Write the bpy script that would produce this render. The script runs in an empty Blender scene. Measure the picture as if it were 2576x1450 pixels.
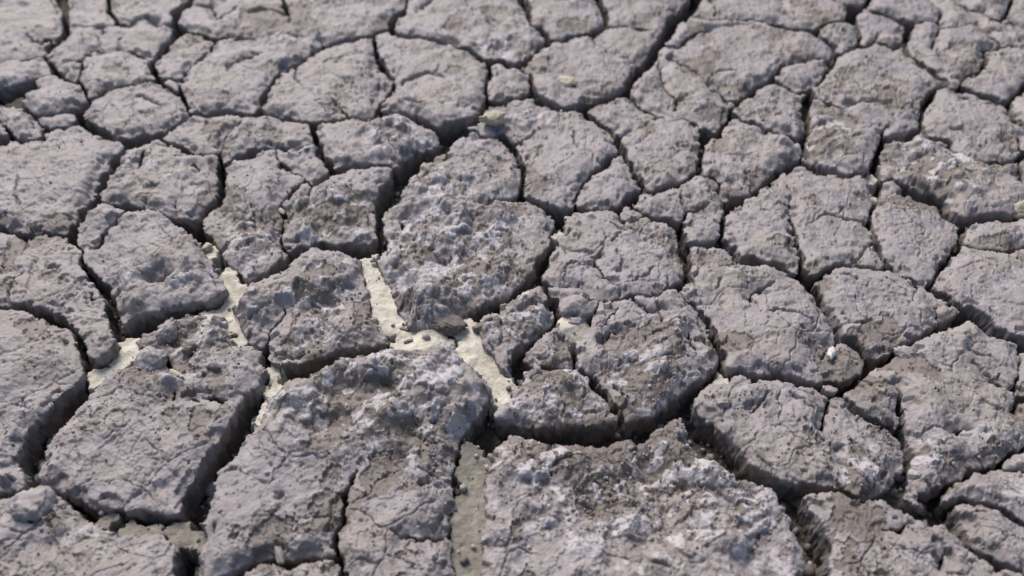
import bpy, math, random
import numpy as np

# ================================================================ camera, sky, sun, exposure
scene = bpy.context.scene
col = scene.collection
cam_data = bpy.data.cameras.new("camera")
cam = bpy.data.objects.new("camera", cam_data)
col.objects.link(cam)
scene.camera = cam
cam.location = (0.0, 0.0, 0.50)
cam.rotation_euler = (math.radians(90.0 - 44.0), 0.0, 0.0)
cam_data.sensor_width = 36.0
cam_data.lens = 18.0 / math.tan(math.radians(34.0))
cam_data.clip_start = 0.01
cam_data.clip_end = 500.0
cam_data.dof.use_dof = True
cam_data.dof.focus_distance = 0.68
cam_data.dof.aperture_fstop = 4.2

SUN_EL, SUN_AZ = math.radians(46.0), math.radians(-28.0)      # azimuth from +Y (away from the camera), towards +X
world = bpy.data.worlds.new("World")
scene.world = world
world.use_nodes = True
wn = world.node_tree
bg = wn.nodes["Background"]
sky = wn.nodes.new("ShaderNodeTexSky")
sky.sky_type = 'NISHITA'
sky.sun_disc = False
sky.sun_elevation = SUN_EL
sky.sun_rotation = SUN_AZ
sky.dust_density = 3.0
wn.links.new(sky.outputs[0], bg.inputs[0])
bg.inputs[1].default_value = 0.11
sd = bpy.data.lights.new("sun", 'SUN')
sd.energy = 3.0
sd.angle = math.radians(28.0)
sd.color = (1.0, 0.955, 0.93)
sun = bpy.data.objects.new("sun", sd)
col.objects.link(sun)
sun.rotation_euler = (math.pi / 2 - SUN_EL, 0.0, math.pi - SUN_AZ)
scene.view_settings.view_transform = 'Standard'
scene.view_settings.look = 'None'
scene.view_settings.exposure = 0.22
scene.view_settings.gamma = 1.0
scene.view_settings.use_curve_mapping = False

# x, y, radius, amount on the 2576 px wide view
ROUGH_SPOTS = [(1150,560,190,1),(1100,720,170,1),(1060,480,110,.9),(820,540,120,.9),(620,600,110,.8),(1000,340,100,.9),(1000,950,230,1),(820,720,120,.9),(620,790,70,1),(780,850,80,.8),(1300,780,100,1),(1380,1000,150,1),(1300,1120,100,.8),(1620,940,120,.9),(1700,860,60,.8),(1450,1200,200,1),(1750,1210,220,1),(1600,1300,200,.8),(700,1000,80,.8),(520,850,120,.8),(450,900,80,.9),(2350,420,120,1),(2080,330,70,1),(2050,370,60,1),(1250,130,80,.9),(1130,120,60,.8),(720,100,60,.7),(1290,70,70,.6),(400,440,90,.55),(1800,1330,160,.8),(2280,1130,110,.7),(2180,1150,60,.9),(2160,1190,60,.9),(330,740,100,.55),(480,700,90,.55),(200,1330,120,.6),(90,1280,50,.5),(1400,190,70,.6),(1350,300,70,.7),(1900,440,50,.6),(1850,700,60,.5),(1350,780,60,.9),(2500,1250,80,.5),(1050,1050,200,.9),(800,1000,120,.8),(900,900,90,.9),(620,1050,60,.4),(1240,690,80,.9),(1700,440,50,.7),(1750,500,50,.5),(1200,370,60,.5)]
SMOOTH_SPOTS = [(1540,640,120,1),(1450,390,90,.9),(1530,470,60,1),(1700,330,90,.9),(100,430,120,.8),(130,680,80,.9),(800,200,100,.8),(1060,180,90,.8),(1480,160,90,.8),(1800,150,120,.9),(2230,190,110,1),(2000,560,120,.8),(2300,590,90,.7),(2500,700,90,1),(2180,780,120,.9),(1980,780,120,.7),(1600,820,90,.7),(280,160,60,.9),(300,260,80,.7),(1990,1050,80,.7),(2300,930,120,.7),(950,1250,120,.6),(600,1290,120,.6),(2150,1350,120,.8),(300,1150,120,.5),(60,60,70,.8),(250,60,60,.9),(2420,290,60,.7),(2100,100,50,1),(1450,60,70,.7)]
BROWN_SPOTS = [(770,830,70,.9),(800,720,60,.9),(900,790,50,.6),(1150,620,130,.45),(1000,940,160,.55),(900,1010,80,.8),(840,1050,50,.9),(1600,900,120,.7),(1380,960,90,.7),(1420,1130,110,.9),(1620,1150,110,1),(1560,1230,110,.9),(1800,1290,80,.5),(620,560,80,.6),(580,500,60,.6),(870,520,110,.45),(700,480,60,.4),(2080,370,90,1),(2060,300,70,.8),(2290,400,70,1),(2330,500,60,.7),(2260,380,60,.8),(2350,440,60,.6),(2250,235,35,.9),(2030,40,50,.7),(2400,170,50,.6),(2380,140,40,.6),(720,60,80,.6),(650,30,60,.5),(1180,60,80,.6),(980,60,70,.4),(1340,170,50,.8),(1060,440,40,.6),(430,360,60,.3),(400,900,110,.8),(440,960,90,.9),(250,1050,70,.4),(500,800,60,.8),(590,830,40,.7),(1880,860,60,.7),(1990,820,70,.5),(2200,850,80,.7),(2130,740,80,.4),(2100,890,60,.7),(1950,930,60,.7),(1900,540,60,.3),(2180,1290,60,.5),(2160,1190,60,.8),(1720,420,40,.5),(1650,450,40,.7),(60,610,60,.7),(700,1180,70,.6),(860,1280,60,.6),(950,1190,60,.6),(1830,1310,60,.7),(830,220,50,.4),(1800,100,90,.35),(1750,190,80,.4),(1900,110,70,.4),(570,350,60,.4),(520,420,50,.35),(80,440,60,.3),(1430,870,60,.7),(1330,880,60,.8),(1240,830,60,.6),(2400,1180,60,.8),(1250,260,50,.6),(30,230,60,.7),(1850,1180,60,.7),(2490,1150,50,.7),(2510,420,70,.5),(1790,360,50,.4)]
SAND_SPOTS = [(520,620,22,1),(565,680,34,1),(590,720,40,1),(560,765,35,1),(500,790,30,1),(590,800,26,1),(610,830,24,1),(325,850,34,1),(290,890,34,1),(240,930,26,1),(718,700,26,1),(920,640,22,1),(935,670,28,1),(945,710,34,1),(965,755,44,1),(985,790,40,1),(1030,835,44,1),(1090,850,44,.9),(1170,810,34,1),(1190,850,44,1),(1210,890,44,1),(1250,940,40,1),(1270,960,34,1),(685,920,26,1),(685,960,26,1),(660,1010,24,1),(645,1040,22,1),(250,1300,20,1),(300,1325,24,1),(340,1328,24,1),(375,1330,30,1),(440,1330,36,1),(490,1345,34,1),(505,1420,24,1),(110,1215,14,1),(1180,1130,30,1),(1190,1180,44,1),(1185,1240,48,1),(1180,1300,48,1),(1180,1370,44,1),(1180,1430,40,1),(1250,985,24,.9),(1820,945,26,.8),(1440,815,44,.8),(1405,575,18,.9),(2200,430,20,.8),(2195,480,16,.8),(1670,140,10,.5)]
SHALLOW_SPOTS = [(1330,860,40,.3),(30,240,70,1),(60,230,50,1),(1190,290,50,1),(1170,330,40,.8),(1440,800,40,.4),(2230,1170,60,.9),(2290,1200,60,.8),(600,760,20,.3),(1080,840,40,.3)]
PITS = [(1640,1200,120,.010),(1745,1310,80,.009),(1500,1260,60,.005),(1420,1180,40,-.005),(1560,1130,50,-.004),(1690,1110,60,-.006),(1830,1230,60,-.005),(840,1060,50,.008),(900,985,60,.005),(1000,1040,45,-.007),(1180,960,50,-.005),(720,1010,50,-.004),(780,730,45,-.006),(870,690,35,-.005),(700,800,40,.004),(640,760,35,-.005),(1090,740,60,-.007),(1240,680,35,-.005),(1050,600,40,-.005),(1180,560,40,.005),(1150,650,40,.005),(1330,750,30,-.004),(820,500,50,-.005),(900,560,40,.004),(640,500,50,-.004),(590,620,40,-.005),(560,540,30,.004),(380,650,60,-.004),(1650,960,50,-.005),(1560,930,40,.005),(1720,870,40,-.004),(1960,820,60,-.004),(2060,900,40,.004),(2200,760,60,.004),(2050,1060,60,-.004),(2320,1000,60,-.004),(2280,400,50,.006),(2420,420,60,-.005),(2320,330,40,-.004),(880,190,40,-.003),(850,210,25,.003),(372,708,9,.004),(700,1245,10,.006),(1062,1215,10,.006),(1080,1210,9,.006),(1105,1218,9,.006),(1145,1240,9,.005),(915,920,8,.005),(545,930,22,.007),(880,970,14,.004),(375,1290,8,.005),(1640,1170,50,.006),(1700,1230,60,.006),(1450,840,20,.004),(470,830,40,.006),(430,880,50,.007),(850,1050,24,.004),(540,860,30,.004),(2360,460,25,.004),(1100,1060,25,.003),(2060,380,40,.004)]
PLATES = [
(1017,995,'large lumpy plate with three dark pits low down, below the forked sandy crack',.001),
(1346,1416,'biggest plate, bottom centre, pale knobs and brown hollow, right of the upright sandy crack',.001),
(300,1032,'large plate at left with a broken brown hollow of clods in its upper half',0),
(1227,638,'big central plate covered in pale knobs, narrowing upward to the cream pebble',.001),
(2391,967,'large grey plate at the right edge with a short wide split in its left side',0),
(1982,1103,'long oval plate at lower right with a dark split running down from its top rim',0),
(1947,833,'elongated plate with a curved hairline and brown stained lower end, right of centre',0),
(621,10,'long ragged plate at the top with brown upper part, left of the domed plate',0),
(2078,489,'broad plate nearly halved by a thin upright crack, right of centre',0),
(1841,118,'large flat plate with branching hairlines, right beside the long diagonal crack',0),
(800,707,'lumpy plate with brown patches and a dark overhanging front face above the sandy crack',.001),
(1636,894,'rounded plate with smooth crazed top and knobby brown front, right of centre',.001),
(2232,199,'wide speckled plate at upper right with one square brown stain',0),
(22,1447,'blurred plate filling the bottom left corner',0),
(330,628,'steep sided plate at left with a small torn hole near its middle',.001),
(2227,1447,'large smooth plate at bottom right with a short dark tear near its top',0),
(1598,623,'smooth pale plate crossed by fine black branching hairlines, middle of the photo',0),
(73,477,'wide smooth plate against the left edge with one short curved hairline',0),
(2,992,'big bluish plate cut by the left edge beside the widest dark crack',0),
(1426,338,'pale rounded plate just right of the cream pebble',0),
(25,643,'brownish plate at the left edge that tapers down to a bluish tongue',0),
(2204,757,'kite shaped reddish grey plate with faint hairlines, right of centre',0),
(606,545,'tall lumpy plate with pinkish brown middle, its foot resting over pale sand',0),
(1088,156,'squarish plate with a forked hairline, right of the domed plate at the top',0),
(2348,419,'rugged brown plate with pale knobs and a sunken hollow, right side',.001),
(851,174,'domed oval plate with a brown centre and pale chipped right side, upper left of centre',0),
(399,444,'plate with a pinkish streak and two short slits, left side',0),
(1189,32,'brown crumbly plate at the top edge, left of the short black gap',.001),
(825,532,'crumbly brown plate with knobbly face left of the wide dark crack',0),
(1659,351,'upright flat plate below the end of the long diagonal crack',0),
(373,2,'group of joined plates at the top left edge with fine seams',0),
(2300,575,'shield shaped plate pointing down, speckled, below the rugged brown plate',0),
(2570,760,'smooth plate cut by the right edge above the wide diagonal crack',0),
(1462,143,'pale plate carrying a yellow fragment, left of the long diagonal crack',0),
(2442,298,'rounded pale plate with dark pores near the upper right edge',0),
(1300,770,'small thick clod of a plate with whitish knobs beside the sandy crack junction',.002),
(1440,760,'low broken plate tucked under the smooth crazed plate',-.004),
(1381,989,'trapezoid plate with pale knobs and deep shaded front, above the biggest plate',.001),
(964,338,'brown plate with whitish knobs on its right, left of the cream pebble',0),
(1889,371,'triangular plate with a brown stain and pale lower point, right of centre',0),
(315,265,'lens shaped plate with pale right rim and small dark slit, upper left',0),
(1750,487,'small broken plate in several joined pieces above the elongated plate',-.001),
(2401,146,'brown plate with dark pores and a notch cut in its top, upper right',0),
(1626,2,'plate at the top edge immediately left of the long diagonal crack',0),
(10,17,'pale plate in the top left corner',0),
(2005,10,'wide plate with a brown triangular stain along the top edge',0),
(1945,267,'small plate with chipped pale corner left of the deep short crack',0),
(2553,1363,'blurred plate in the bottom right corner beyond a diagonal crack',0),
(646,330,'thin curved plate with a pale front lip, left of the brown knobby plate',0),
(282,164,'smooth squarish plate enclosed by thin cracks, upper left',0),
(2573,1234,'narrow wedge of a plate at the lower right edge above two dark cracks',0),
(1434,32,'small squarish plate on the top edge between two short black gaps',0),
(2563,149,'plate with pale scuffs cut by the upper right edge',0),
(500,328,'small leaf shaped plate under the lens shaped plate',0),
(1537,464,'small triangular plate split off the corner of the pale rounded plate',0),
(143,247,'small plate with an olive hollow at its left, near the left edge',0),
(2550,85,'long whitish strip of plate running down toward the upper right edge',0),
(467,123,'small smooth oval plate left of the long ragged plate',0),
(2505,588,'flat plate at the right edge with a brown stain, bounded below by a black line',0),
(1391,868,'small dark brown plate wedged left of the rounded plate',-.002),
(808,1447,'sliver of plate on the bottom edge, left of centre',0),
(1034,755,'unused',0),
(755,391,'small four sided plate carrying pale knobs between two crumbly plates',0),
(1280,204,'small rough plate between the forked hairline plate and the yellow fragment plate',-.001),
(2285,15,'oblong plate on the top edge right of the dark notch',0),
(32,176,'thin plate at the left edge above an olive hollow',0),
(2222,65,'small pale two lobed plate, upper right',0),
(2017,179,'small flat tongue shaped plate over the chipped pale corner plate',0),
(63,315,'small rounded plate near the left edge in a cluster of little ones',0),
(2111,83,'small rounded pale plate next to the small white chip',0),
(2469,2,'small dark pored plate on the top edge near the right corner',0),
(143,298,'narrow little plate under the olive hollow plate',0),
(2573,40,'small plate in the top right corner',0),
(176,171,'tiny plate between two thin cracks left of the smooth squarish plate',0),
(1588,535,'tiny triangular plate on the top rim of the smooth crazed plate',0),
(2573,267,'small piece of plate at the right edge beside the rounded pale plate',0),
(2573,1149,'small dark piece of plate at the lower right edge',0),
(2093,977,'tiny loose clod lying across the split of the long oval plate',.001),
(436,209,'tiny plate wedged at the foot of the small smooth oval plate',0),
(2,330,'tiny dark plate at the left edge below the cluster',0),
(2151,2,'tiny pale plate on the top edge beside a black gap',0),
]
PLATES = [p for p in PLATES if p[2] != 'unused']
# name, category, label, group, x, y, half sizes in metres, turn, material, lift
LOOSE = [
('pebble','pebble','smooth cream pebble lying at the top of the big central plate',None,1240,314,.0175,.0105,.0080,12,'cream',0),
('stone_fragment','stone','angular pale yellow fragment bedded in the plate left of the diagonal crack',None,1426,210,.0105,.0130,.0050,20,'cream',0),
('salt_crystal','crystal','tiny bright white grain under the yellow fragment plate',None,1412,277,.0016,.0024,.0020,0,'white',0),
('shell_chip','chip','small white chip on the flat plate at upper right',None,2015,85,.0052,.0030,.0022,25,'white',0),
('shell_chip','chip','small white chip on the rim of the small four sided plate',None,770,372,.0042,.0022,.0020,40,'white',0),
('root_fragment','root fragment','short pinkish stub bridging a crack between the two crumbly plates',None,705,524,.0075,.0026,.0024,-48,'cream',0),
('shell_chip','chip','flat whitish sliver at the foot of the tall lumpy plate',None,728,607,.0085,.0032,.0014,-12,'grey',0),
('pebble','pebble','cream pebble standing in the crack at the right edge',None,2568,540,.0090,.0090,.0110,0,'cream',0),
('shell_chip','chip','small white chip near the top edge on the long ragged plate',None,498,68,.0055,.0030,.0024,0,'white',0),
('stone_fragment','stone','little cream grain stuck in the rim of the tall lumpy plate',None,549,563,.0022,.0018,.0018,0,'cream',0),
('clod','clod','small curled cream clod at the head of the left sand patch',None,524,634,.0065,.0050,.0040,60,'cream',-1),
('shell_chip','chip','white flake leaning on the end of the elongated plate',None,2091,888,.0035,.0085,.0030,-32,'white',0),
('clod','clod','dark mud clod lying on pale sand at the crack junction',None,1129,836,.0165,.0100,.0062,-14,'dark',-1),
('clod','clod','small brown crumb on the sand left of the dark clod',None,1019,838,.0055,.0022,.0022,-10,'dark',-1),
('clod','clod','round brown crumb on the sand at the rim of the large lumpy plate',None,1033,870,.0055,.0030,.0026,0,'clod',-1),
('clod','clod','rounded grey clod sitting in the broken hollow of the left plate',None,378,900,.0125,.0145,.0110,20,'grey',0),
('clod','clod','pale bluish knob on the upper rim of the broken hollow',None,418,826,.0090,.0120,.0085,-20,'grey',0),
('clod','clod','small pinkish clod right of the grey clod in the hollow',None,473,868,.0075,.0070,.0060,0,'clod',0),
('shell_chip','chip','thin cream flake below the clods in the broken hollow',None,445,941,.0090,.0022,.0018,-30,'cream',0),
('stone','stone','rounded pale stone at the left below the widest dark crack',None,88,1280,.0150,.0130,.0080,10,'grey',0),
('shell_chip','chip','blurred white chip on the lower left of the large lumpy plate',None,687,1282,.0065,.0032,.0030,45,'grey',0),
('shell_chip','chip','blurred upright white chip above the bottom edge crack',None,699,1384,.0036,.0085,.0040,25,'grey',0),
('clod','clod','cream clod on the left rim of the large grey plate',None,2284,887,.0100,.0070,.0055,-15,'grey',0),
('clod','clod','whitish knob on the upper left of the trapezoid plate',None,1352,920,.0040,.0065,.0060,15,'grey',0),
('clod','clod','pale pebble like knob at the left end of the long oval plate',None,1817,1016,.0075,.0055,.0050,0,'grey',0),
('clod','clod','flat pale flake in the gap above the small dark brown plate',None,1451,823,.0095,.0060,.0028,20,'grey',-1),
]
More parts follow.
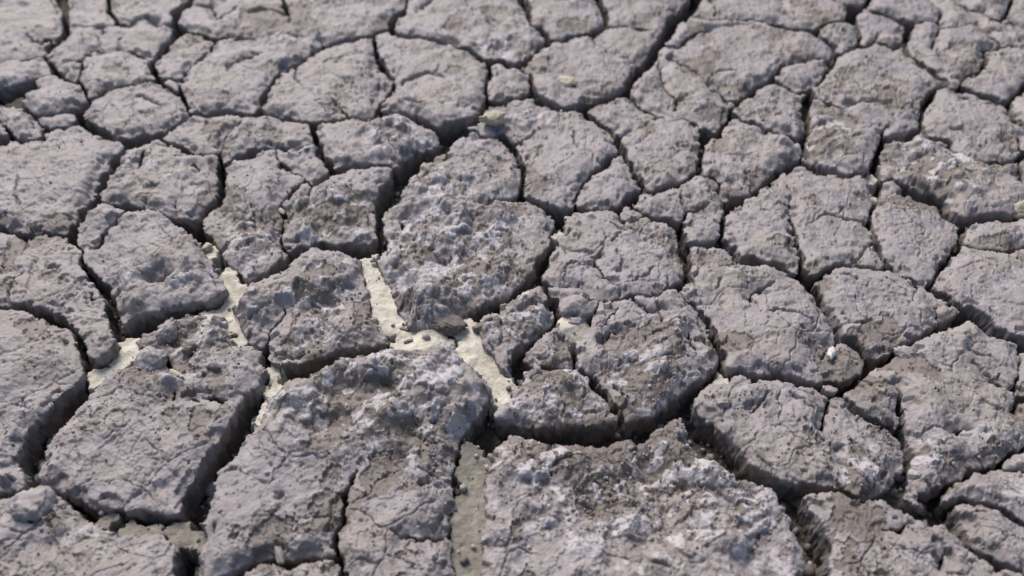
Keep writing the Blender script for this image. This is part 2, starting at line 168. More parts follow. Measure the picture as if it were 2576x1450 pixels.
TRACES = """
A0
590,0,110 620,80,70 615,180,75 625,290,75 560,370,70 480,410,60 410,510,30 470,590,60 510,680,60 600,740,45 655,780,25 750,800,16
-60,590,15 140,560,18 300,550,18 400,510,20
240,330,8 300,370,12 380,370,14 450,350,25
700,230,12 850,270,8 1000,265,8 1130,250,10
1030,-10,45 1040,100,45 1100,150,30 1140,230,45 1230,235,25 1310,200,12 1400,190,12 1490,220,40 1530,260,25 1600,250,10 1650,240,16
1840,-10,60 1790,50,70 1690,130,80 1680,210,70 1730,300,110 1660,385,40 1560,440,45 1500,520,45 1455,600,60 1490,690,70 1530,770,60 1600,830,35 1680,870,20 1760,920,40 1800,1000,50 1810,1045,20 1850,1065,40 1990,1090,55 2150,1060,55 2300,1060,60 2430,1100,40
1830,310,30 1950,330,20 2060,380,30 2200,350,18 2320,350,15 2430,360,12
1730,300,60 1830,310,30
2060,390,22 2060,420,18 1960,540,28 1850,640,28 1770,720,28 1740,790,22 1745,850,16 1760,890,16
1740,760,16 1640,770,16 1560,770,25 1530,780,30
2060,0,12 2030,80,20 2080,160,18 2090,190,14 2060,230,8
2090,190,8 2220,150,8 2300,100,8
1830,60,14 2010,80,10
770,570,25 830,500,25 880,460,18 980,470,16 1040,490,22 1100,495,16 1160,485,18 1260,510,22 1380,530,22 1430,560,18 1455,590,18
530,665,16 620,620,16 770,570,16
770,570,25 795,620,25 765,700,22 755,780,25 810,860,40 845,960,50 740,1060,80
960,460,12 955,440,12 940,350,10
980,270,16 985,310,16
1130,480,12 1140,400,10 1180,360,8
845,960,40 930,925,22 1020,870,30 1150,830,38 1300,810,32 1430,785,18 1520,790,20
740,1050,40 640,1050,22 520,1085,25 400,1095,20 330,1090,18 230,1030,20 205,1010,30 130,960,100
500,710,16 400,730,18 300,790,60 200,850,140 80,900,180 -100,900,180
740,1050,60 740,1140,80 830,1190,75 930,1250,70 1060,1285,60 1150,1310,45 1260,1350,90 1330,1310,100
1260,1370,80 1180,1420,50 1120,1470,50
1330,1330,80 1450,1290,45 1560,1250,45 1680,1170,32 1760,1130,30 1830,1095,35 1850,1070,35
1480,1290,28 1600,1330,28 1700,1390,40 1800,1440,40 1850,1470,35
230,1040,20 300,1085,20 340,1130,22 400,1190,30 470,1225,35 560,1200,20 610,1210,35 700,1160,35 740,1110,40
390,1230,16 400,1300,22 395,1390,12
-50,1120,20 20,1170,22 90,1270,40 90,1310,50 -60,1360,80
100,1320,20 220,1340,45 330,1320,35 380,1290,16 385,1240,16 430,1220,16
2360,1100,30 2340,1120,25 2260,1200,35 2160,1300,35 2120,1400,22 2110,1470,22
2430,540,20 2390,550,18 2260,620,12 2200,650,12 2190,700,13
1350,940,12 1440,970,12 1540,1020,14
1050,1010,8 1100,1040,8
A1
310,-10,35 330,70,50 350,130,50 370,150,20
0,140,12 150,120,10 300,130,10
390,180,12 385,240,14
1500,-20,30 1490,40,40 1450,90,70 1360,180,80 1350,260,90 1380,320,50 1450,350,22 1600,365,22 1740,385,25 1870,400,24 1980,420,30 2090,470,55 2180,520,45 2280,550,30 2300,600,50 2300,700,50 2260,790,45 2270,880,40 2290,950,40 2230,1010,40 2220,1090,60 2160,1160,60 2060,1170,60 1950,1220,130 1900,1310,130 1840,1400,100 1740,1430,110 1650,1470,150
2280,550,30 2430,565,30
2300,955,30 2430,960,30
1340,260,50 1250,300,30 1150,330,35 1000,350,50 880,370,40 760,400,30 690,430,25 600,480,40 500,570,50 420,630,45 300,690,45 210,790,55 130,890,60 90,990,70 90,1090,75 60,1120,40 -20,1110,25
690,430,14 665,380,14 660,330,10
1185,330,30 1200,450,55 1230,560,60 1260,650,60 1320,700,30 1370,750,30 1365,840,35 1300,890,30 1245,970,40 1225,1060,50 1190,1110,40
90,1110,40 220,1110,20 360,1130,60 480,1150,35 620,1165,35 760,1150,25 870,1130,16 960,1115,18 1090,1130,35 1190,1110,40
800,960,10 840,1010,20 870,1070,25 930,1105,18
1230,1090,20 1330,1060,16 1450,1060,16 1560,1110,22 1660,1160,30 1740,1190,25 1820,1230,60 1860,1300,80
620,1165,30 610,1200,60 600,1280,50 650,1370,55 660,1470,60
-20,1440,40 100,1410,35 230,1400,30 400,1400,18 480,1380,16 590,1360,18 640,1350,20
420,640,20 450,700,12 430,770,14 490,850,8
1460,820,14 1560,750,13 1690,710,12 1770,720,13 1870,740,10
1780,710,10 1810,650,8
1460,980,10 1620,1030,13
0,510,8 110,520,8
1620,80,14 1700,10,16
710,610,8 850,550,8
2417,1270,50 2330,1290,30 2200,1290,25 2160,1240,40 2080,1240,50 1980,1270,90
A2
210,-10,70 250,60,80 260,150,45 270,220,20 320,260,14 380,260,25 430,330,60 440,390,50 380,440,60 330,490,40 270,530,70 200,590,70 130,620,60 0,570,50
930,-20,50 990,90,80 1000,180,60 1020,240,60 940,280,40 860,320,40 760,330,30 640,345,25 560,370,20 490,380,22 440,400,40
1020,240,30 1100,240,20 1200,235,16 1300,245,18 1400,270,14
870,330,14 910,400,14 1050,470,18 1130,510,16 1200,540,16 1290,580,22 1330,620,60
1870,-30,100 1790,80,110 1680,170,140 1620,270,110 1540,380,110 1460,500,100 1400,590,100 1290,680,90 1230,790,90 1180,870,80 1080,890,25 960,930,30 840,980,40 760,1010,70 700,1010,50 600,1030,40 520,1010,60 400,960,60 310,900,80 290,820,60 270,740,50 275,690,20 180,650,20 130,630,40
760,1020,60 850,1080,70 950,1160,80 1040,1230,90 1090,1320,85 1130,1400,80 1170,1460,80
-30,1270,50 70,1340,60 120,1390,60 140,1460,60
260,890,50 120,920,40 -20,955,35
1230,880,50 1290,950,35 1350,1010,30 1440,1060,25 1540,1110,22 1620,1160,22 1700,1150,16 1760,1145,16 1870,1180,30 1900,1220,22 1960,1250,70 2060,1280,80 2130,1210,60 2200,1130,45 2220,1050,45 2270,970,40 2340,920,50 2430,875,50
1970,1290,110 1950,1380,70 1920,1460,60
2240,1100,60 2330,1160,60 2430,1165,40
1790,120,24 1850,125,18 1900,150,45 2000,170,40 2150,170,30 2300,180,20 2430,190,22
1560,450,15 1720,430,30 1790,370,40 1870,320,18 1970,280,16 2100,260,12 2200,240,16 2300,235,12 2430,235,10
1510,560,12 1520,650,18 1550,760,18 1570,820,18 1630,890,18 1690,940,14 1680,990,20 1650,1040,14
1660,570,14 1780,630,16 1860,670,16 1940,740,10 2000,800,14 2080,860,28 2150,920,25 2280,965,18
1320,1390,10 1440,1260,12
1140,1310,25 1200,1260,15 1250,1240,10
100,1370,16 160,1350,14 230,1320,14 320,1270,12
680,1290,14 700,1400,12 730,1450,8
2030,0,14 2070,80,12 2060,130,8
2000,760,10 2040,700,10 2100,680,10 2250,690,10
A3
-20,185,22 90,205,18 220,215,22 250,250,60 350,275,40 480,285,40 590,290,50 610,340,55 690,380,60 770,440,55 780,510,50 760,600,60 700,680,40 640,750,30 560,800,25 450,850,25 380,800,25 300,770,25 190,740,35 120,770,50 60,800,50 -20,870,45
590,290,40 650,250,30 760,220,18 860,200,18 930,190,80 960,110,100 900,50,60 830,20,50 760,-20,40
940,160,80 1000,230,40 1020,310,35 1010,420,35 900,480,18 800,520,22
1010,430,30 1130,410,25 1190,350,25 1210,300,12
960,90,60 1060,60,60 1110,-20,55
1060,70,35 1180,130,35 1300,150,38 1420,190,50 1480,230,80 1480,320,90 1450,380,60 1380,400,40 1330,430,25 1290,400,16 1230,390,16 1190,360,18
1490,210,40 1590,200,18 1690,200,16 1780,200,16 1800,140,35 1800,80,20 1740,20,16 1700,-20,16
1790,200,16 1780,290,20 1740,360,20 1725,440,16
1780,265,18 1880,250,18 2000,240,16 2100,260,16 2140,240,16 2130,200,12
2100,260,16 2200,300,16 2300,370,18 2380,430,20 2480,430,20 2600,465,20
2380,430,18 2310,460,18 2200,460,25 2150,490,10
1940,0,16 1960,20,16 2060,90,20 2180,110,20 2280,170,22 2350,210,25 2400,150,35 2430,80,35 2480,-20,30
2350,200,20 2440,170,18 2500,220,18 2600,260,18
1450,400,45 1530,490,45 1620,570,50 1720,640,50 1820,710,60 1860,770,70 1900,800,60 2000,800,50 2100,840,50 2200,890,50 2300,910,50 2400,950,60 2440,950,50 2500,890,50 2600,810,60
1860,770,50 1760,800,30 1700,880,80 1640,970,80 1610,1080,60 1610,1200,50 1560,1240,50 1460,1270,60 1340,1290,35 1240,1310,40 1215,1340,80 1190,1450,60
1620,1210,40 1690,1280,40 1800,1290,30 1880,1320,50 1900,1390,60 1960,1450,50
2440,970,60 2460,1040,70 2510,1120,60 2600,1200,50
1240,1310,40 1230,1240,30 1290,1190,20
170,730,50 190,700,40 280,620,35 340,590,30 440,570,16 560,550,16 680,550,16 740,580,30
560,810,30 530,890,90 510,980,80 510,1100,70 520,1200,40 490,1300,60 490,1440,60
340,580,16 280,500,12 300,420,8
580,830,20 600,900,25 700,950,25 860,1010,28 940,1080,12
920,990,14 1020,955,14 1150,960,18 1290,970,18 1440,1010,10 1480,970,8 1580,990,8
800,690,10 900,730,10 1000,790,12 1050,860,12 1150,890,8
-20,1145,50 70,1190,50 140,1240,50 250,1280,40 340,1290,30 420,1340,45 480,1300,40
2190,460,20 2230,540,60 2200,620,40 2140,680,25 2060,680,18 2010,720,20 1970,790,30
1960,910,10 2100,930,12 2200,980,10 2330,990,12
1530,710,12 1620,770,12
1890,1220,12 1980,1220,14 2060,1300,10
B0
1180,-30,50 1080,60,90 1050,160,100 980,260,80 940,340,100 920,440,100 880,510,90 800,560,80 750,650,70 700,740,75 670,830,75 720,900,40 780,960,40 775,1060,60 800,1130,75 880,1190,85 950,1270,95 1020,1360,95 1070,1460,110
-100,710,45 0,730,45 100,765,45 230,800,50 320,780,25 440,780,30 560,780,25 650,780,40
230,820,14 220,900,12 190,980,8
210,1150,10 130,1260,12 90,1350,13 80,1400,10
900,510,30 1000,500,25 1080,515,20 1180,520,90 1280,560,80 1400,570,30 1500,590,30 1600,635,25 1700,660,40 1780,690,120 1860,740,140 1900,680,70 1920,620,45 1980,550,50 2080,490,70 2120,380,85 2130,250,90 2120,130,75 2105,50,35 2110,-20,25
1860,740,140 1930,800,110 2000,860,120 2090,1010,130 2200,1160,170 2300,1280,180 2250,1370,100 2170,1460,110
1190,600,25 1100,690,30 1050,740,25 970,790,20 945,860,40 890,910,25 850,900,10
1385,-20,22 1330,90,30 1290,160,18 1240,210,12
1750,-10,35 1850,20,30 1940,40,25 1960,70,12
1930,30,20 2030,25,18 2100,35,25
2440,15,40 2300,40,35 2230,75,20 2200,110,25 2140,115,16
1850,130,20 1915,190,25
180,260,10 185,350,13 150,440,13 160,500,12 200,540,8
1510,1220,14 1580,1190,30 1640,1195,12
870,1350,30 880,1420,25
1690,500,20 1700,560,25
460,1100,14 560,1100,12
2400,1240,80 2330,1290,100
B1
-20,20,45 60,-5,30
230,-20,14 270,80,16 310,130,60 380,170,20 450,210,16 510,250,18 560,310,22 580,340,25 560,390,20 530,430,14 520,460,10
570,320,22 620,280,40 700,240,45 760,200,20
640,-20,50 700,60,80 750,120,80 790,180,50 900,160,60 1000,130,60 1120,115,40 1220,120,30 1320,120,40 1400,150,40
1650,-30,150 1560,60,180 1480,160,170 1400,270,170 1320,400,180 1270,500,160 1240,560,120 1240,640,80 1230,720,90 1260,780,80 1270,870,100 1210,960,120 1150,1050,120 1150,1150,150 1190,1250,180 1240,1350,210 1260,1460,240
480,920,60 620,860,60 740,900,90 880,900,110 1000,930,140 1130,940,160 1200,920,150
390,350,30 340,420,40 300,480,30 300,580,40 310,650,35 290,740,45 285,830,30 310,890,25 370,940,60 420,960,90 480,930,80
400,350,16 470,300,16 510,260,16
180,400,14 220,430,12
420,980,90 400,1000,100 300,1080,110 200,1150,110 100,1200,110 -20,1235,90
2250,470,14 2320,415,25 2440,430,22
1900,-20,14 1860,60,14 1830,100,13
1450,660,25 1450,740,25
1440,880,20 1445,920,14
2440,1375,70 2330,1400,60 2250,1440,60 2200,1470,60
B2
-30,430,20 150,425,40 200,430,40
140,-20,60 170,80,60 200,140,70 200,230,60 180,330,50 170,410,60 260,440,35 360,480,40 440,530,60 520,560,80 560,640,110 560,700,80 510,760,50 515,850,65 500,890,50 430,950,90 390,1050,130 350,1150,130 330,1230,110 200,1290,90 100,1330,70 -30,1390,80
540,560,60 590,560,50 720,540,45 840,550,45 960,550,40 1080,550,50 1130,560,60 1180,490,60 1250,450,80 1320,390,40
1110,580,40 1140,650,18 1190,680,18 1290,650,18 1390,625,20
1180,500,30 1260,520,30 1340,560,30 1390,600,40 1450,620,60 1560,650,70 1660,670,60 1720,700,70 1740,780,100 1740,870,90 1760,920,130 1770,1020,120 1780,1120,100 1790,1220,80 1740,1290,60 1640,1320,60 1540,1345,50 1450,1380,40 1350,1400,35 1200,1410,50 1100,1430,40 1000,1440,30 880,1430,25 830,1390,16 760,1330,18 650,1310,16 550,1310,20 450,1280,60 380,1230,60
380,1230,60 425,1320,45 460,1400,55 500,1480,60
1120,40,30 1060,70,30 1020,120,60 940,190,40 860,240,30 790,310,20 740,400,16 710,470,16 740,510,22
1170,-20,80 1200,80,50 1240,140,60 1290,220,80 1340,310,90 1380,370,60 1450,400,25 1550,350,40 1640,330,40 1720,290,25 1800,240,16 1880,200,40 1910,130,70 1920,30,60 1930,-20,60
1700,320,12 1740,420,12 1750,500,13 1770,560,18 1850,560,14 1960,520,13 2020,500,8
1770,580,20 1750,640,20 1700,670,20
1790,890,50 1900,880,50 2040,870,50 2110,820,50 2150,700,70 2140,600,35 2170,560,40 2200,500,50 2150,450,30 2250,450,100 2340,410,50 2440,385,50
1900,190,20 1960,225,16 2030,220,16 2090,280,30 2070,350,14 2130,430,22
2110,840,70 2200,920,90 2250,1000,80 2320,1050,70 2440,1055,60
2260,1080,12 2190,1120,10 2120,1140,8
2110,1250,12 2060,1320,12
1830,1240,20 1840,1250,15 1880,1340,13 1900,1390,10
1760,1290,40 1690,1340,40 1730,1400,22 1790,1450,25 1830,1480,25
590,905,12 690,930,12 850,965,12
980,920,8 930,975,13 890,1010,18 900,1080,20 950,1130,16 1000,1210,16 1060,1260,16 1130,1320,13 1130,1390,10
900,1090,12 810,1105,12 720,1075,12 640,1100,13 620,1130,10 610,1250,8
1150,800,12 1090,830,13 1070,880,8
1100,950,8 1140,1030,10 1130,1150,10
1070,720,8 1160,760,10 1180,790,8
1180,700,8 1290,820,8
1250,1260,8 1400,1210,10 1480,1150,8
1600,1230,14 1600,1300,12
B3
-20,400,45 80,310,60 180,220,60 290,150,65 370,110,60 440,80,40 480,0,40 490,-30,60
450,70,40 560,100,60 630,170,70 750,190,50 870,220,40 930,240,30 1010,210,25 1110,190,30
1190,-20,60 1180,120,120 1170,250,130 1170,400,90 1160,500,60 1140,600,60 1140,700,50 1160,820,80 1190,890,60 1240,970,40 1290,1070,60 1400,1130,45 1500,1190,45 1600,1270,60 1650,1290,50 1700,1230,60 1780,1130,80 1830,1060,70 1900,980,80 1960,880,80 2000,780,60 2020,700,70 2010,640,60 1930,610,70 1870,560,80 1830,500,60
1240,280,40 1340,260,25 1400,300,60 1480,360,60 1580,410,90 1700,430,100 1800,460,80 1850,530,90
2010,640,50 2120,620,60 2250,630,50 2400,640,60 2490,640,50 2560,600,50 2640,560,50
2545,90,40 2550,200,50 2570,300,60 2640,330,50
1980,870,25 2050,890,22 2150,920,25 2250,930,35 2400,950,35 2500,930,35 2640,920,25
1920,-20,40 2020,30,35 2100,80,50 2200,100,40 2340,100,50 2470,100,40 2530,60,30 2640,0,40
1650,1290,50 1760,1340,60 1850,1380,50 1930,1450,60
-20,1060,40 100,1065,40 200,1080,50 300,1110,60 380,1160,80 450,1220,80 520,1260,90 590,1310,90 640,1360,80 665,1450,70
390,430,12 360,480,14 350,560,22 370,680,25 400,800,35 430,920,50 450,1000,50 470,1090,50 500,1200,70
530,1250,60 600,1190,60 690,1130,50 780,1100,35 900,1085,30 1000,1100,30 1150,1120,25 1290,1100,30
600,660,10 650,620,10 700,600,10 780,610,12 880,650,14 1000,655,13 1100,645,18 1140,640,18
800,600,10 860,530,10
200,510,8 340,510,8
1150,890,20 1130,890,14 1090,930,13 1030,970,12 990,1030,10
-20,1400,14 70,1330,16 170,1290,12 200,1270,8
1370,1320,10 1440,1350,10 1470,1410,10
1270,1230,8 1360,1280,10
850,1220,8 960,1220,8
C0
-100,30,60 0,30,60 150,20,60 280,50,100 400,90,110 520,140,90 620,190,110 720,240,60 770,300,50 800,380,80 850,480,110 880,580,120 920,680,110
1120,-20,110 1140,90,100 1170,200,110 1200,290,110 1240,370,120 1270,440,150 1260,520,160 1150,590,120 1020,650,90 950,720,150 860,820,160 760,900,180 680,1000,190 600,1100,200 500,1200,200 410,1310,210 330,1430,220
1240,300,110 1300,270,130 1420,200,110 1560,130,90 1720,80,60 1880,50,60 2050,30,60 2200,40,100 2310,-10,110
2300,30,80 2340,120,70 2370,200,60 2390,280,60 2440,340,50 2600,440,22
1500,420,20 1600,460,30 1680,560,60 1720,650,70 1780,690,40
1400,430,30 1430,560,12 1430,700,12
1780,900,40 1780,960,30
2060,980,16 2180,1000,50 2290,1030,45
1950,990,30 2000,1010,20
2600,960,200 2540,1100,220 2480,1230,220 2420,1360,220 2380,1440,220
C1
-20,400,22 100,460,30 140,480,70 130,600,90 200,700,110 160,850,180 60,980,180 -40,1110,200
180,380,30 150,460,40
1380,60,140 1420,160,170 1500,290,190 1620,370,190 1800,350,180 1950,330,150 2100,320,200 2200,350,220 2250,480,230 2330,560,210 2450,700,180 2560,800,160 2600,900,120
2150,240,140 2200,170,120 2300,110,110 2400,60,90 2520,0,60
1520,400,130 1350,420,120 1200,460,150 1000,480,140 850,520,150 700,590,180 550,650,190 400,680,200 240,720,140
2600,930,90 2500,1010,120 2420,1150,160 2350,1290,210 2300,1430,240
330,20,25 345,110,20 250,200,16 190,260,16 185,370,20
2400,1200,150 2600,1240,120
C2
545,-20,60 575,60,60 570,160,60 500,230,50 380,290,60 270,380,90 180,470,90 150,600,120 140,750,120 100,850,90 30,920,70 -30,960,60
-30,1240,120 200,1240,120 400,1290,110 600,1300,170 800,1310,180 1000,1330,190 1150,1310,170 1300,1280,190 1450,1260,190 1600,1190,170 1740,1090,160 1860,1010,170 1950,900,150 2080,800,140 2200,740,130 2250,640,110 2270,500,130 2210,400,90 2180,310,80 2120,200,70 2060,100,60 1980,30,60 1870,-20,40
1890,1060,120 1950,1200,170 2050,1350,240 2120,1430,230
2220,740,100 2330,720,90 2450,690,60 2600,745,70
1350,-10,18 1410,40,18 1500,80,18 1590,110,16 1650,180,16 1700,250,13 1740,235,12 1900,230,12
1600,30,13 1600,90,14
1190,60,26 1130,140,20 1050,210,18 1060,250,14 1130,300,18 1090,340,22 1050,410,18 1000,460,13
1130,300,13 1240,345,10
1920,310,20 1960,420,25 2000,490,20
1740,270,13 1650,300,12 1540,330,10
1470,370,13 1470,420,12
560,180,60 700,210,110 850,210,90 910,170,40 930,130,18 960,80,16 1000,20,20
720,320,40 760,330,60 755,450,60 750,600,60 760,660,60 900,740,70 960,830,110 1050,920,110 1140,1020,90 1200,1120,80 1220,1230,70 1220,1300,70
760,310,50 830,260,50
700,660,30 580,650,50 440,640,60 300,620,100 200,600,110
C3
665,-20,70 720,90,90 760,180,90 810,270,80 840,340,50 960,380,80 1050,470,80 1130,560,100 1060,680,80 960,760,80 860,800,110
840,350,20 780,410,16 700,460,14 650,530,10
1130,560,60 1250,550,70 1370,490,60 1440,420,60 1550,350,70 1700,260,80 1850,220,90 1970,170,110 2060,130,110
1750,60,14 1750,130,22 1760,200,30
1850,-20,50 1960,40,80 2080,110,120 2200,180,120 2300,260,110 2430,320,100 2640,420,110
-20,690,80 150,700,80 300,700,80 450,730,65 620,760,60 750,740,70 830,790,90 880,860,60 950,930,60 1050,1010,60 1150,1070,60 1260,1110,50 1340,1130,60 1400,1190,60 1470,1250,80 1515,1330,80
640,820,20 740,870,25 840,870,20
650,780,30 640,820,20
740,880,30 740,900,30 710,1000,40 700,1100,40 690,1200,22 690,1240,13
2100,600,13 2200,650,13 2290,700,16 2340,740,20 2430,800,30 2500,840,50 2640,950,60
2535,680,30 2530,760,50 2530,830,50
150,140,13 280,130,12 400,150,13 550,210,12
350,890,8 540,1000,12 580,1050,8
-20,1045,16 60,1000,18 100,920,12 150,890,10
2050,460,12 2170,510,12 2300,520,10
2170,980,10 2320,1040,10
1080,740,10 1160,780,10
1400,820,40 1440,950,80 1450,1080,80 1440,1160,70
1620,1240,12 1750,1210,13 1900,1210,14 2030,1190,16 2100,1220,12
D0
2290,10,220 2180,200,230 2080,340,210 1960,520,200 1880,680,260 1860,800,260 1750,930,220
420,-20,220 350,80,190 310,200,190 270,350,190 290,500,160 370,580,110 500,580,100 600,640,100 720,740,120 850,820,150 1000,850,190 1200,895,210 1500,910,220 1700,940,220 1820,1060,260 1790,1200,240 1790,1320,230 1820,1470,280
-100,640,50 150,640,90 260,590,80
2440,1320,90 2300,1390,100 2200,1470,110 2080,1500,110
D1
1030,390,14 980,480,35 900,600,50 880,700,45 860,820,40 860,900,40 820,1020,50 800,1150,60 830,1270,100 850,1380,70 880,1470,100
830,1280,70 700,1270,70 560,1270,70 430,1290,90 330,1290,70 220,1260,50 100,1290,60 -20,1340,90
1340,1040,13 1480,1055,14 1600,1065,30 1740,1070,40 1860,1030,16 1930,1030,20
2230,20,330 2140,200,290 2110,350,290 2100,500,290 2100,700,270 2070,900,290 2090,1100,230 2100,1300,230 2090,1470,230
D2
1960,0,190 2080,130,210 2230,270,210 2350,390,170 2440,430,150
D3
-20,410,150 120,480,130 250,520,120 400,560,120 550,590,120 700,590,110 850,600,90 950,640,60 1080,680,50 1150,660,60 1260,620,90
300,600,130 420,720,180 460,850,250 530,980,280 590,1100,270 590,1250,250 620,1350,230 640,1500,220
1430,-20,80 1480,100,90 1520,200,80 1520,300,70 1500,400,90 1430,500,130 1350,620,160 1480,700,170 1600,760,200 1750,780,220 1900,850,190 2000,960,130 2060,1040,100 2120,1120,90 2230,1210,80 2330,1290,90 2450,1350,70 2640,1420,70
1250,640,80 1350,650,120
1700,650,150 1790,600,110 1870,560,60 1960,490,50 2080,420,60 2200,390,60 2330,370,80 2400,280,60 2500,200,50 2640,150,50
2380,370,50 2640,375,35
1850,720,120 1980,680,70 2050,680,60 2200,720,50 2330,750,50 2450,810,60 2640,930,60
1280,960,14 1400,970,40 1480,940,30 1520,900,14 1570,900,10
1830,1180,25 1820,1280,25 1790,1330,13
"""
# ---------------------------------------------------------------- the survey of the cracks (photo pixels -> ground metres)
W0, H0 = 4080.0, 2296.0
CAM_H = 0.50
PITCH = math.radians(44.0)
TANH = math.tan(math.radians(34.0))
FPX = (W0 / 2) / TANH
def ground(px, py, z=0.0):
    """point of the level z hit by the sight line through photo pixel (px, py); the camera stands at x=0, y=0"""
    px = np.asarray(px, float); py = np.asarray(py, float)
    a = (px - W0 / 2) / FPX; b = (H0 / 2 - py) / FPX
    dz = -math.sin(PITCH) + b * math.cos(PITCH)
    dy = math.cos(PITCH) + b * math.sin(PITCH)
    t = (z - CAM_H) / dz
    return a * t, dy * t
TILES = {}
for _r, (_y0, _s) in {'A': (0, 2.417), 'B': (600, 2.417), 'C': (1200, 2.576), 'D': (1696, 2.417)}.items():
    for _c in range(4):
        TILES['%s%d' % (_r, _c)] = (1000.0 * _c, float(_y0), 2.385 if _c == 3 else _s)

# ---------------------------------------------------------------- lattice noises
def _hash(ix, iy, seed):
    h = (ix.astype(np.uint32) * np.uint32(374761393) + iy.astype(np.uint32) * np.uint32(668265263) + np.uint32((seed * 2246822519) & 0xFFFFFFFF))
    h = (h ^ (h >> np.uint32(13))) * np.uint32(1274126177)
    h = h ^ (h >> np.uint32(16))
    return (h & np.uint32(0xFFFFFF)).astype(np.float32) / np.float32(16777215.0)
def vnoise(x, y, seed):
    ix = np.floor(x).astype(np.int64); iy = np.floor(y).astype(np.int64)
    fx = (x - ix).astype(np.float32); fy = (y - iy).astype(np.float32)
    fx = fx * fx * fx * (fx * (fx * 6 - 15) + 10); fy = fy * fy * fy * (fy * (fy * 6 - 15) + 10)
    a = _hash(ix, iy, seed); b = _hash(ix + 1, iy, seed); c = _hash(ix, iy + 1, seed); d = _hash(ix + 1, iy + 1, seed)
    return (a + (b - a) * fx) * (1 - fy) + (c + (d - c) * fx) * fy
def fbm(x, y, scale, seed, octaves=4, gain=0.5):
    out = 0; amp = 1.0; tot = 0
    x = x / scale; y = y / scale
    for o in range(octaves):
        ca, sa = math.cos(0.7 + o * 1.1), math.sin(0.7 + o * 1.1)
        out = out + amp * (vnoise(x * ca - y * sa + 17.3 * o, x * sa + y * ca - 9.1 * o, seed + o * 7) - 0.5)
        tot += amp; amp *= gain; x = x * 2.03; y = y * 2.03
    return out / tot * 2
def worley(x, y, scale, seed):
    x = x / scale; y = y / scale
    ix = np.floor(x).astype(np.int64); iy = np.floor(y).astype(np.int64)
    f1 = np.full(x.shape, 9.0, np.float32); f2 = f1.copy(); cid = np.zeros(x.shape, np.float32)
    for dx in (-1, 0, 1):
        for dy in (-1, 0, 1):
            jx, jy = ix + dx, iy + dy
            px = jx + _hash(jx, jy, seed); py = jy + _hash(jx, jy, seed + 5)
            d = np.sqrt((px - x) ** 2 + (py - y) ** 2).astype(np.float32)
            new = d < f1
            f2 = np.where(new, f1, np.minimum(f2, d)); cid = np.where(new, _hash(jx, jy, seed + 11), cid); f1 = np.where(new, d, f1)
    return f1, f2, cid

# ---------------------------------------------------------------- survey grid: fine where the plates are seen, coarser round about
STEP = 3.3
def axis(lo, a, b, hi, step, coarse):
    left = np.arange(a - coarse, lo, -coarse)[::-1]
    return np.concatenate([left, np.arange(a, b, step), np.arange(b, hi, coarse)])
US = axis(-700, -40, W0 + 40, W0 + 700, STEP, 12.0)
VS = axis(-420, -24, H0 + 60, H0 + 520, STEP, 10.0)
PU, PV = np.meshgrid(US, VS)
GX, GY = ground(PU, PV)
NV, NU = GX.shape
# ragged edges: look the cracks up at a wandering point
WXF = GX + 0.0036 * fbm(GX, GY, 0.014, 3, 3) + 0.0030 * fbm(GX, GY, 0.0050, 31, 4, 0.6)
WYF = GY + 0.0036 * fbm(GX, GY, 0.014, 5, 3) + 0.0030 * fbm(GX, GY, 0.0050, 37, 4, 0.6)
THR = 14.0 / 2.417           # photo pixels: wider lines cut right through, narrower ones are hairline grooves
SD = np.full(GX.shape, 1.0); CX = np.zeros(GX.shape); CY = np.zeros(GX.shape); HW = np.full(GX.shape, 0.003)
GR = np.zeros(GX.shape)      # groove depth
def parse():
    tile = None
    for line in TRACES.strip().splitlines():
        line = line.strip()
        if line in TILES: tile = TILES[line]; continue
        pts = [tuple(float(v) for v in p.split(',')) for p in line.split()]
        x0, y0, s = tile
        q = [(x0 + p[0] / s, y0 + p[1] / s, p[2] / s) for p in pts]
        for _ in range(2):          # cracks that leave the picture go on for a little
            (ax, ay, aw), (bx, by, bw) = q[0], q[1]
            if aw >= THR and (ax < 22 or ay < 22 or ax > W0 - 22 or ay > H0 - 22):
                L = math.hypot(ax - bx, ay - by)
                q.insert(0, (ax + (ax - bx) / L * 95, ay + (ay - by) / L * 95, aw))
            q.reverse()
        yield q
def ground_segments():
    for pts in parse():
        for (x1, y1, w1), (x2, y2, w2) in zip(pts[:-1], pts[1:]):
            if w1 >= THR or w2 >= THR: cut = min(w1, w2) >= THR * 0.97
            else: cut = False
            dx, dy = x2 - x1, y2 - y1; L = math.hypot(dx, dy)
            if L < 1e-6: continue
            nx, ny = -dy / L, dx / L
            g = []
            A = np.array(ground(x1, y1)); B = np.array(ground(x2, y2)); d = (B - A) / np.linalg.norm(B - A); n = np.array([-d[1], d[0]])
            for (x, y, w) in ((x1, y1, w1), (x2, y2, w2)):
                p = np.array(ground(x + nx * w / 2, y + ny * w / 2)); q = np.array(ground(x - nx * w / 2, y - ny * w / 2))
                g.append(abs(np.dot(p - q, n)) / 2)
            yield A, B, g[0], g[1], cut, (min(x1, x2), min(y1, y2), max(x1, x2), max(y1, y2), max(w1, w2))
NARROW = 1.06
